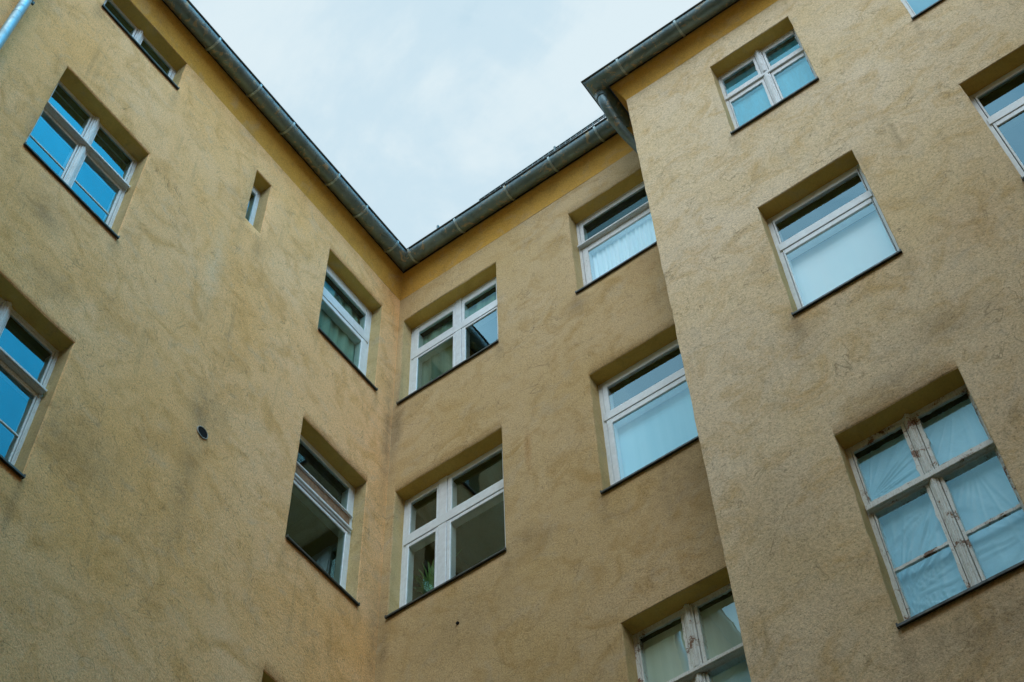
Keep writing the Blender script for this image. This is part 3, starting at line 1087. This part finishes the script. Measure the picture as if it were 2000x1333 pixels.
# middle wing
window(BACK, TB, OB['B1'], two(-6.816, -6.270, -6.090, -5.596, 16.42, 16.785), two(-6.815, -6.265, -6.075, -5.596, 15.28, 16.18), 'pvc', (-6.222, -6.135), (16.245, 16.375), glassu=M_GLASS_DIM)
window(BACK, TB, OB['B2'], two(-6.815, -6.459, -6.257, -5.588, 12.80, 13.30), two(-6.817, -6.464, -6.266, -5.588, 11.58, 12.56), 'pvc', (-6.432, -6.318), (12.64, 12.77), glassm=M_GLASS_B2)
window(BACK, TB, OB['B6'], two(-6.815, -6.459, -6.257, -5.588, 9.05, 9.54), two(-6.817, -6.464, -6.266, -5.588, 7.85, 8.80), 'pvc', (-6.432, -6.318), (8.88, 9.02))
window(BACK, TB, OB['B3'], [(-4.272, -3.28, 16.44, 16.87)], [(-4.248, -3.30, 15.30, 16.20)], 'wood', None, (16.335, 16.40, 0.03, 0.058), frame=M_WOOD, glassm=M_GLASS_CLEAR, glassu=M_GLASS_DIM,
       label='window with sheer white curtain')
window(BACK, TB, OB['B4'], [(-4.237, -3.30, 12.878, 13.28)], [(-4.233, -3.305, 11.58, 12.64)], 'pvc', None, (12.745, 12.858), glassm=M_GLASS_CLEAR)
window(BACK, TB, OB['B5'], two(-4.268, -3.850, -3.690, -3.27, 8.97, 9.59), two(-4.265, -3.850, -3.700, -3.27, 7.95, 8.84), 'wood', (-3.822, -3.728), (8.865, 8.94, 0.04, 0.060),
       frame=M_WOODP, glassm=M_GLASS_CLEAR, jag=0.010, label='old window with flaking paint at the foot of the wall')
# right wing
window(RIGHT, TP, OP['P1'], two(-1.864, -1.443, -1.288, -0.895, 16.41, 16.81), two(-1.856, -1.440, -1.293, -0.888, 15.28, 16.165), 'wood', (-1.405, -1.318), (16.265, 16.34, 0.055, 0.022),
       frame=M_WOOD, glassm=M_GLASS_DIRTY, jag=0.012, label='window with ragged blue film over its panes')
window(RIGHT, TP, OP['P2'], [(-1.838, -0.919, 12.88, 13.27)], [(-1.840, -0.915, 11.58, 12.645)], 'pvc', None, (12.745, 12.858), glassm=M_GLASS_CLEAR, label='window with white blind behind the lower pane')
window(RIGHT, TP, OP['P3'], two(-1.862, -1.446, -1.300, -0.890, 8.955, 9.56), two(-1.864, -1.441, -1.307, -0.888, 7.66, 8.815), 'wood', (-1.412, -1.335), (8.84, 8.915, 0.055, 0.046),
       bars=((-1.864, -1.441, 8.20, 0.024), (-1.307, -0.888, 8.20, 0.026)), frame=M_WOODP, glassm=M_GLASS_THIN, jag=0.012,
       label='old window with badly peeling white paint')
window(RIGHT, TP, OP['P4'], [(0.360, 1.275, 12.885, 13.287)], [(0.363, 1.275, 11.58, 12.65)], 'pvc', None, (12.747, 12.858))
window(RIGHT, TP, OP['P5'], [(0.325, 1.27, 16.41, 16.81)], [(0.320, 1.27, 15.28, 16.165)], 'pvc', None, (16.235, 16.385))

# ------------------------------------------------------------------ what hangs and stands behind the glass


def curtain(name, T, a0, a1, z0, z1, d, mat, amp, per, label, cat, seed=0):
    mb = MB()
    n = max(24, int((a1 - a0) / per * 8))
    rows = 10
    vs = []
    for j in range(rows + 1):
        z = z0 + (z1 - z0) * j / rows
        for i in range(n + 1):
            t = i / n
            ph = t * (a1 - a0) / per * 2 * PI
            dd = d + amp * (math.sin(ph + 1.3 * noise.noise(Vector((t * 7, seed, 0)))) + 0.6 * math.sin(ph * 0.43 + seed + j * 0.08))
            vs.append(T(a0 + (a1 - a0) * t, dd, z))
    fs = [(j * (n + 1) + i, j * (n + 1) + i + 1, (j + 1) * (n + 1) + i + 1, (j + 1) * (n + 1) + i) for j in range(rows) for i in range(n)]
    mb.add(vs, fs, 0, True)
    c = mb.build(name, mat, None, origin=T((a0 + a1) / 2, d, z0), recalc=False)
    tag(c, label, cat)
    return c


curtain('curtain', TB, -4.30, -3.22, 15.16, 16.26, -0.262, M_LACE, 0.010, 0.06, 'sheer white pleated curtain behind the lower pane of the top window beside the projecting wing', 'curtain', 1)
curtain('curtain', TL, 6.66, 7.62, 15.14, 16.92, -0.272, M_CURT_G, 0.014, 0.16, 'grey-green curtain behind the top left-wing window nearest the inner corner', 'curtain', 2)
curtain('curtain', TB, -6.88, -6.17, 15.17, 16.93, -0.268, M_CURT_G, 0.012, 0.18, 'grey-green curtain in the left half of the top middle-wing window at the inner corner', 'curtain', 3)
curtain('curtain', TB, -6.14, -5.52, 16.30, 16.93, -0.268, M_CURT_G, 0.012, 0.18, 'short grey-green curtain behind the upper right pane of the top corner window', 'curtain', 4)
curtain('roller_blind', TP, -1.87, -0.89, 11.46, 12.70, -0.285, M_BLIND, 0.001, 0.5, 'smooth white roller blind filling the lower pane of the middle right-wing window', 'blind', 5)
curtain('roller_blind', TB, -4.30, -3.22, 11.48, 12.70, -0.285, M_FILM, 0.001, 0.5, 'pale blue blind behind the lower pane of the window halfway up beside the projecting edge', 'blind', 6)
curtain('window_film', TP, -1.875, -1.40, 15.20, 16.19, -0.225, M_FILM, 0.001, 0.5, 'pale blue film behind the lower left pane of the window under the right gutter', 'film', 7)
curtain('window_film', TP, -1.32, -0.87, 15.20, 16.19, -0.225, M_FILM, 0.001, 0.5, 'pale blue film behind the lower right pane of the window under the right gutter', 'film', 8)
curtain('window_film', TP, -1.875, -1.42, 16.39, 16.84, -0.235, M_TEAL, 0.001, 0.5, 'dark teal film behind the upper left pane of the window under the right gutter', 'film', 12)
curtain('window_film', TP, -1.31, -0.875, 16.39, 16.84, -0.235, M_TEAL, 0.001, 0.5, 'dark teal film behind the upper right pane of the window under the right gutter', 'film', 13)
curtain('window_film', TP, 0.30, 1.30, 15.20, 16.19, -0.235, M_FILM, 0.001, 0.5, 'blue film in the window cut off by the top edge of the photo', 'film', 9)
curtain('backing_paper', TB, -4.29, -3.84, 8.99, 9.62, -0.235, M_PAPER, 0.002, 0.5, 'greenish paper covering the upper left pane of the flaking window at the bottom', 'paper', 10)
curtain('backing_paper', TB, -3.72, -3.24, 8.99, 9.62, -0.235, M_PAPER, 0.002, 0.5, 'greenish paper covering the upper right pane of the flaking window at the bottom', 'paper', 11)


def sheet(T, a0, a1, z0, z1, d, foci, label, seed):
    """taut creased plastic: fans of creases running out of the points where it is stapled"""
    mb = MB()
    n, m = 56, 70
    vs = []
    for j in range(m + 1):
        for i in range(n + 1):
            a = a0 + (a1 - a0) * i / n
            z = z0 + (z1 - z0) * j / m
            h = 0.0
            for (fa, fz, k, amp) in foci:
                x, y = a - fa, z - fz
                r = math.hypot(x, y) + 0.03
                th = math.atan2(y, x)
                s = noise.noise(Vector((th * k, seed + fa * 3, r * 0.8)))
                h += 1.2 * amp * (1 - min(1.0, abs(s) * 5.0)) * min(1, r * 4) / (1 + 2.0 * r)
            h += 0.006 * noise.noise(Vector((a * 5, z * 5, seed)))
            vs.append(T(a, d + h, z))
    fs = [(j * (n + 1) + i, j * (n + 1) + i + 1, (j + 1) * (n + 1) + i + 1, (j + 1) * (n + 1) + i) for j in range(m) for i in range(n)]
    mb.add(vs, fs, 0, True)
    o = mb.build('plastic_sheet', M_SHEET, None, origin=T((a0 + a1) / 2, d, z0), recalc=False)
    tag(o, label, 'plastic sheet', 'plastic sheets in the peeling window')


sheet(TP, -1.88, -1.43, 7.60, 8.84, -0.245, [(-1.90, 7.95, 9, 0.016), (-1.42, 8.75, 6, 0.012)], 'creased translucent plastic stapled behind the lower left panes of the peeling window', 1.0)
sheet(TP, -1.32, -0.87, 7.60, 8.84, -0.245, [(-0.86, 8.0, 5, 0.010), (-1.1, 8.95, 5, 0.008)], 'creased translucent plastic stapled behind the lower right panes of the peeling window', 4.0)
sheet(TP, -1.88, -1.43, 9.00, 9.58, -0.245, [(-1.90, 9.05, 6, 0.014)], 'creased translucent plastic behind the upper left pane of the peeling window', 7.0)
sheet(TP, -1.32, -0.87, 9.00, 9.58, -0.245, [(-1.0, 9.7, 9, 0.012)], 'creased translucent plastic behind the upper right pane of the peeling window', 9.0)
sheet(TB, -3.72, -3.24, 7.90, 8.86, -0.245, [(-3.25, 8.9, 6, 0.012)], 'creased translucent plastic behind the lower right pane of the flaking window at the bottom', 12.0)

# house plant behind the lower left pane of the corner window
pl = thing('potted_plant', 'long-leaved green house plant behind the narrow lower pane of the corner window', 'plant', TB(-6.64, -0.34, 11.56))
mb = MB()
base = Vector(TB(-6.64, -0.34, 11.56))
n = 16
prof = [(0.07, 0.0), (0.095, 0.15), (0.10, 0.16), (0.085, 0.16), (0.0, 0.14)]
vs = [base + Vector((r * math.cos(2 * PI * i / n), r * math.sin(2 * PI * i / n), h)) for r, h in prof for i in range(n)]
mb.add(vs, [(q * n + i, q * n + (i + 1) % n, (q + 1) * n + (i + 1) % n, (q + 1) * n + i) for q in range(len(prof) - 1) for i in range(n)], 0, True)
mb.build('pot', M_POT, pl)
mb = MB()
rnd = random.Random(5)
for k in range(70):
    az = rnd.uniform(0, 2 * PI)
    ln = rnd.uniform(0.45, 1.0)
    lean = rnd.uniform(0.03, 0.26)
    wd = rnd.uniform(0.014, 0.026)
    st = base + Vector((0, 0, 0.14))
    dirv = Vector((math.cos(az) * lean, math.sin(az) * lean * 0.25, 1.0)).normalized()
    side = Vector((-math.sin(az), math.cos(az), 0.2)).normalized()
    vs = []
    S = 7
    for q in range(S + 1):
        t = q / S
        c = st + dirv * ln * t + Vector((math.cos(az) * 0.2, math.sin(az) * 0.05, -0.34)) * (t * t) * ln * 0.9
        ww = wd * math.sin(PI * min(0.97, t * 0.9 + 0.1))
        vs += [c - side * ww, c + side * ww]
    mb.add(vs, [(2 * q, 2 * q + 1, 2 * q + 3, 2 * q + 2) for q in range(S)], 0, True)
mb.build('leaves', M_LEAF, pl, recalc=False)

# ------------------------------------------------------------------ ground and two unseen wings added to shade the courtyard
mb = MB()
mb.add([(-400, -400, 0), (400, -400, 0), (400, 400, 0), (-400, 400, 0)], [(0, 1, 2, 3)])
tag(mb.build('ground', M_GROUND, None, recalc=False), 'grey courtyard paving', None, None, 'structure')

SIDE_BLOCKER = thing('apartment_wing', 'unseen plain ochre stucco wing added beside the courtyard to shade its walls', 'building', (XR, 0, 0), 'wings of the courtyard building')
REAR_BLOCKER = thing('apartment_wing', 'unseen plain ochre stucco wing added across the courtyard to shade the middle wing', 'building', (0, YR, 0), 'wings of the courtyard building')


def TR(a, d, z):
    return (XR - d, a, z + Z0)


def TQ(a, d, z):
    return (a, YR + d, z + Z0)


for T, lo, hi, root in ((TR, YR, YP, SIDE_BLOCKER), (TQ, XL, XR, REAR_BLOCKER)):
    mb = MB()
    facade(mb, T, lo, hi, -Z0, ZT, [], 0.5)
    mb.build('facade', [M_STUCCO, M_REVEAL, M_HEAD_BOUNCE], root, recalc=False)
    mb = MB()
    n = 2
    mb.add([T(a, d, z) for a in (lo, hi) for d, z in ((0.0, ZT), (0.12, 17.85), (0.12, 18.05), (-4.0, 21.0))], [(0, 1, 5, 4), (1, 2, 6, 5), (2, 3, 7, 6)])
    mb.build('roof', M_ROOF, root, recalc=False)
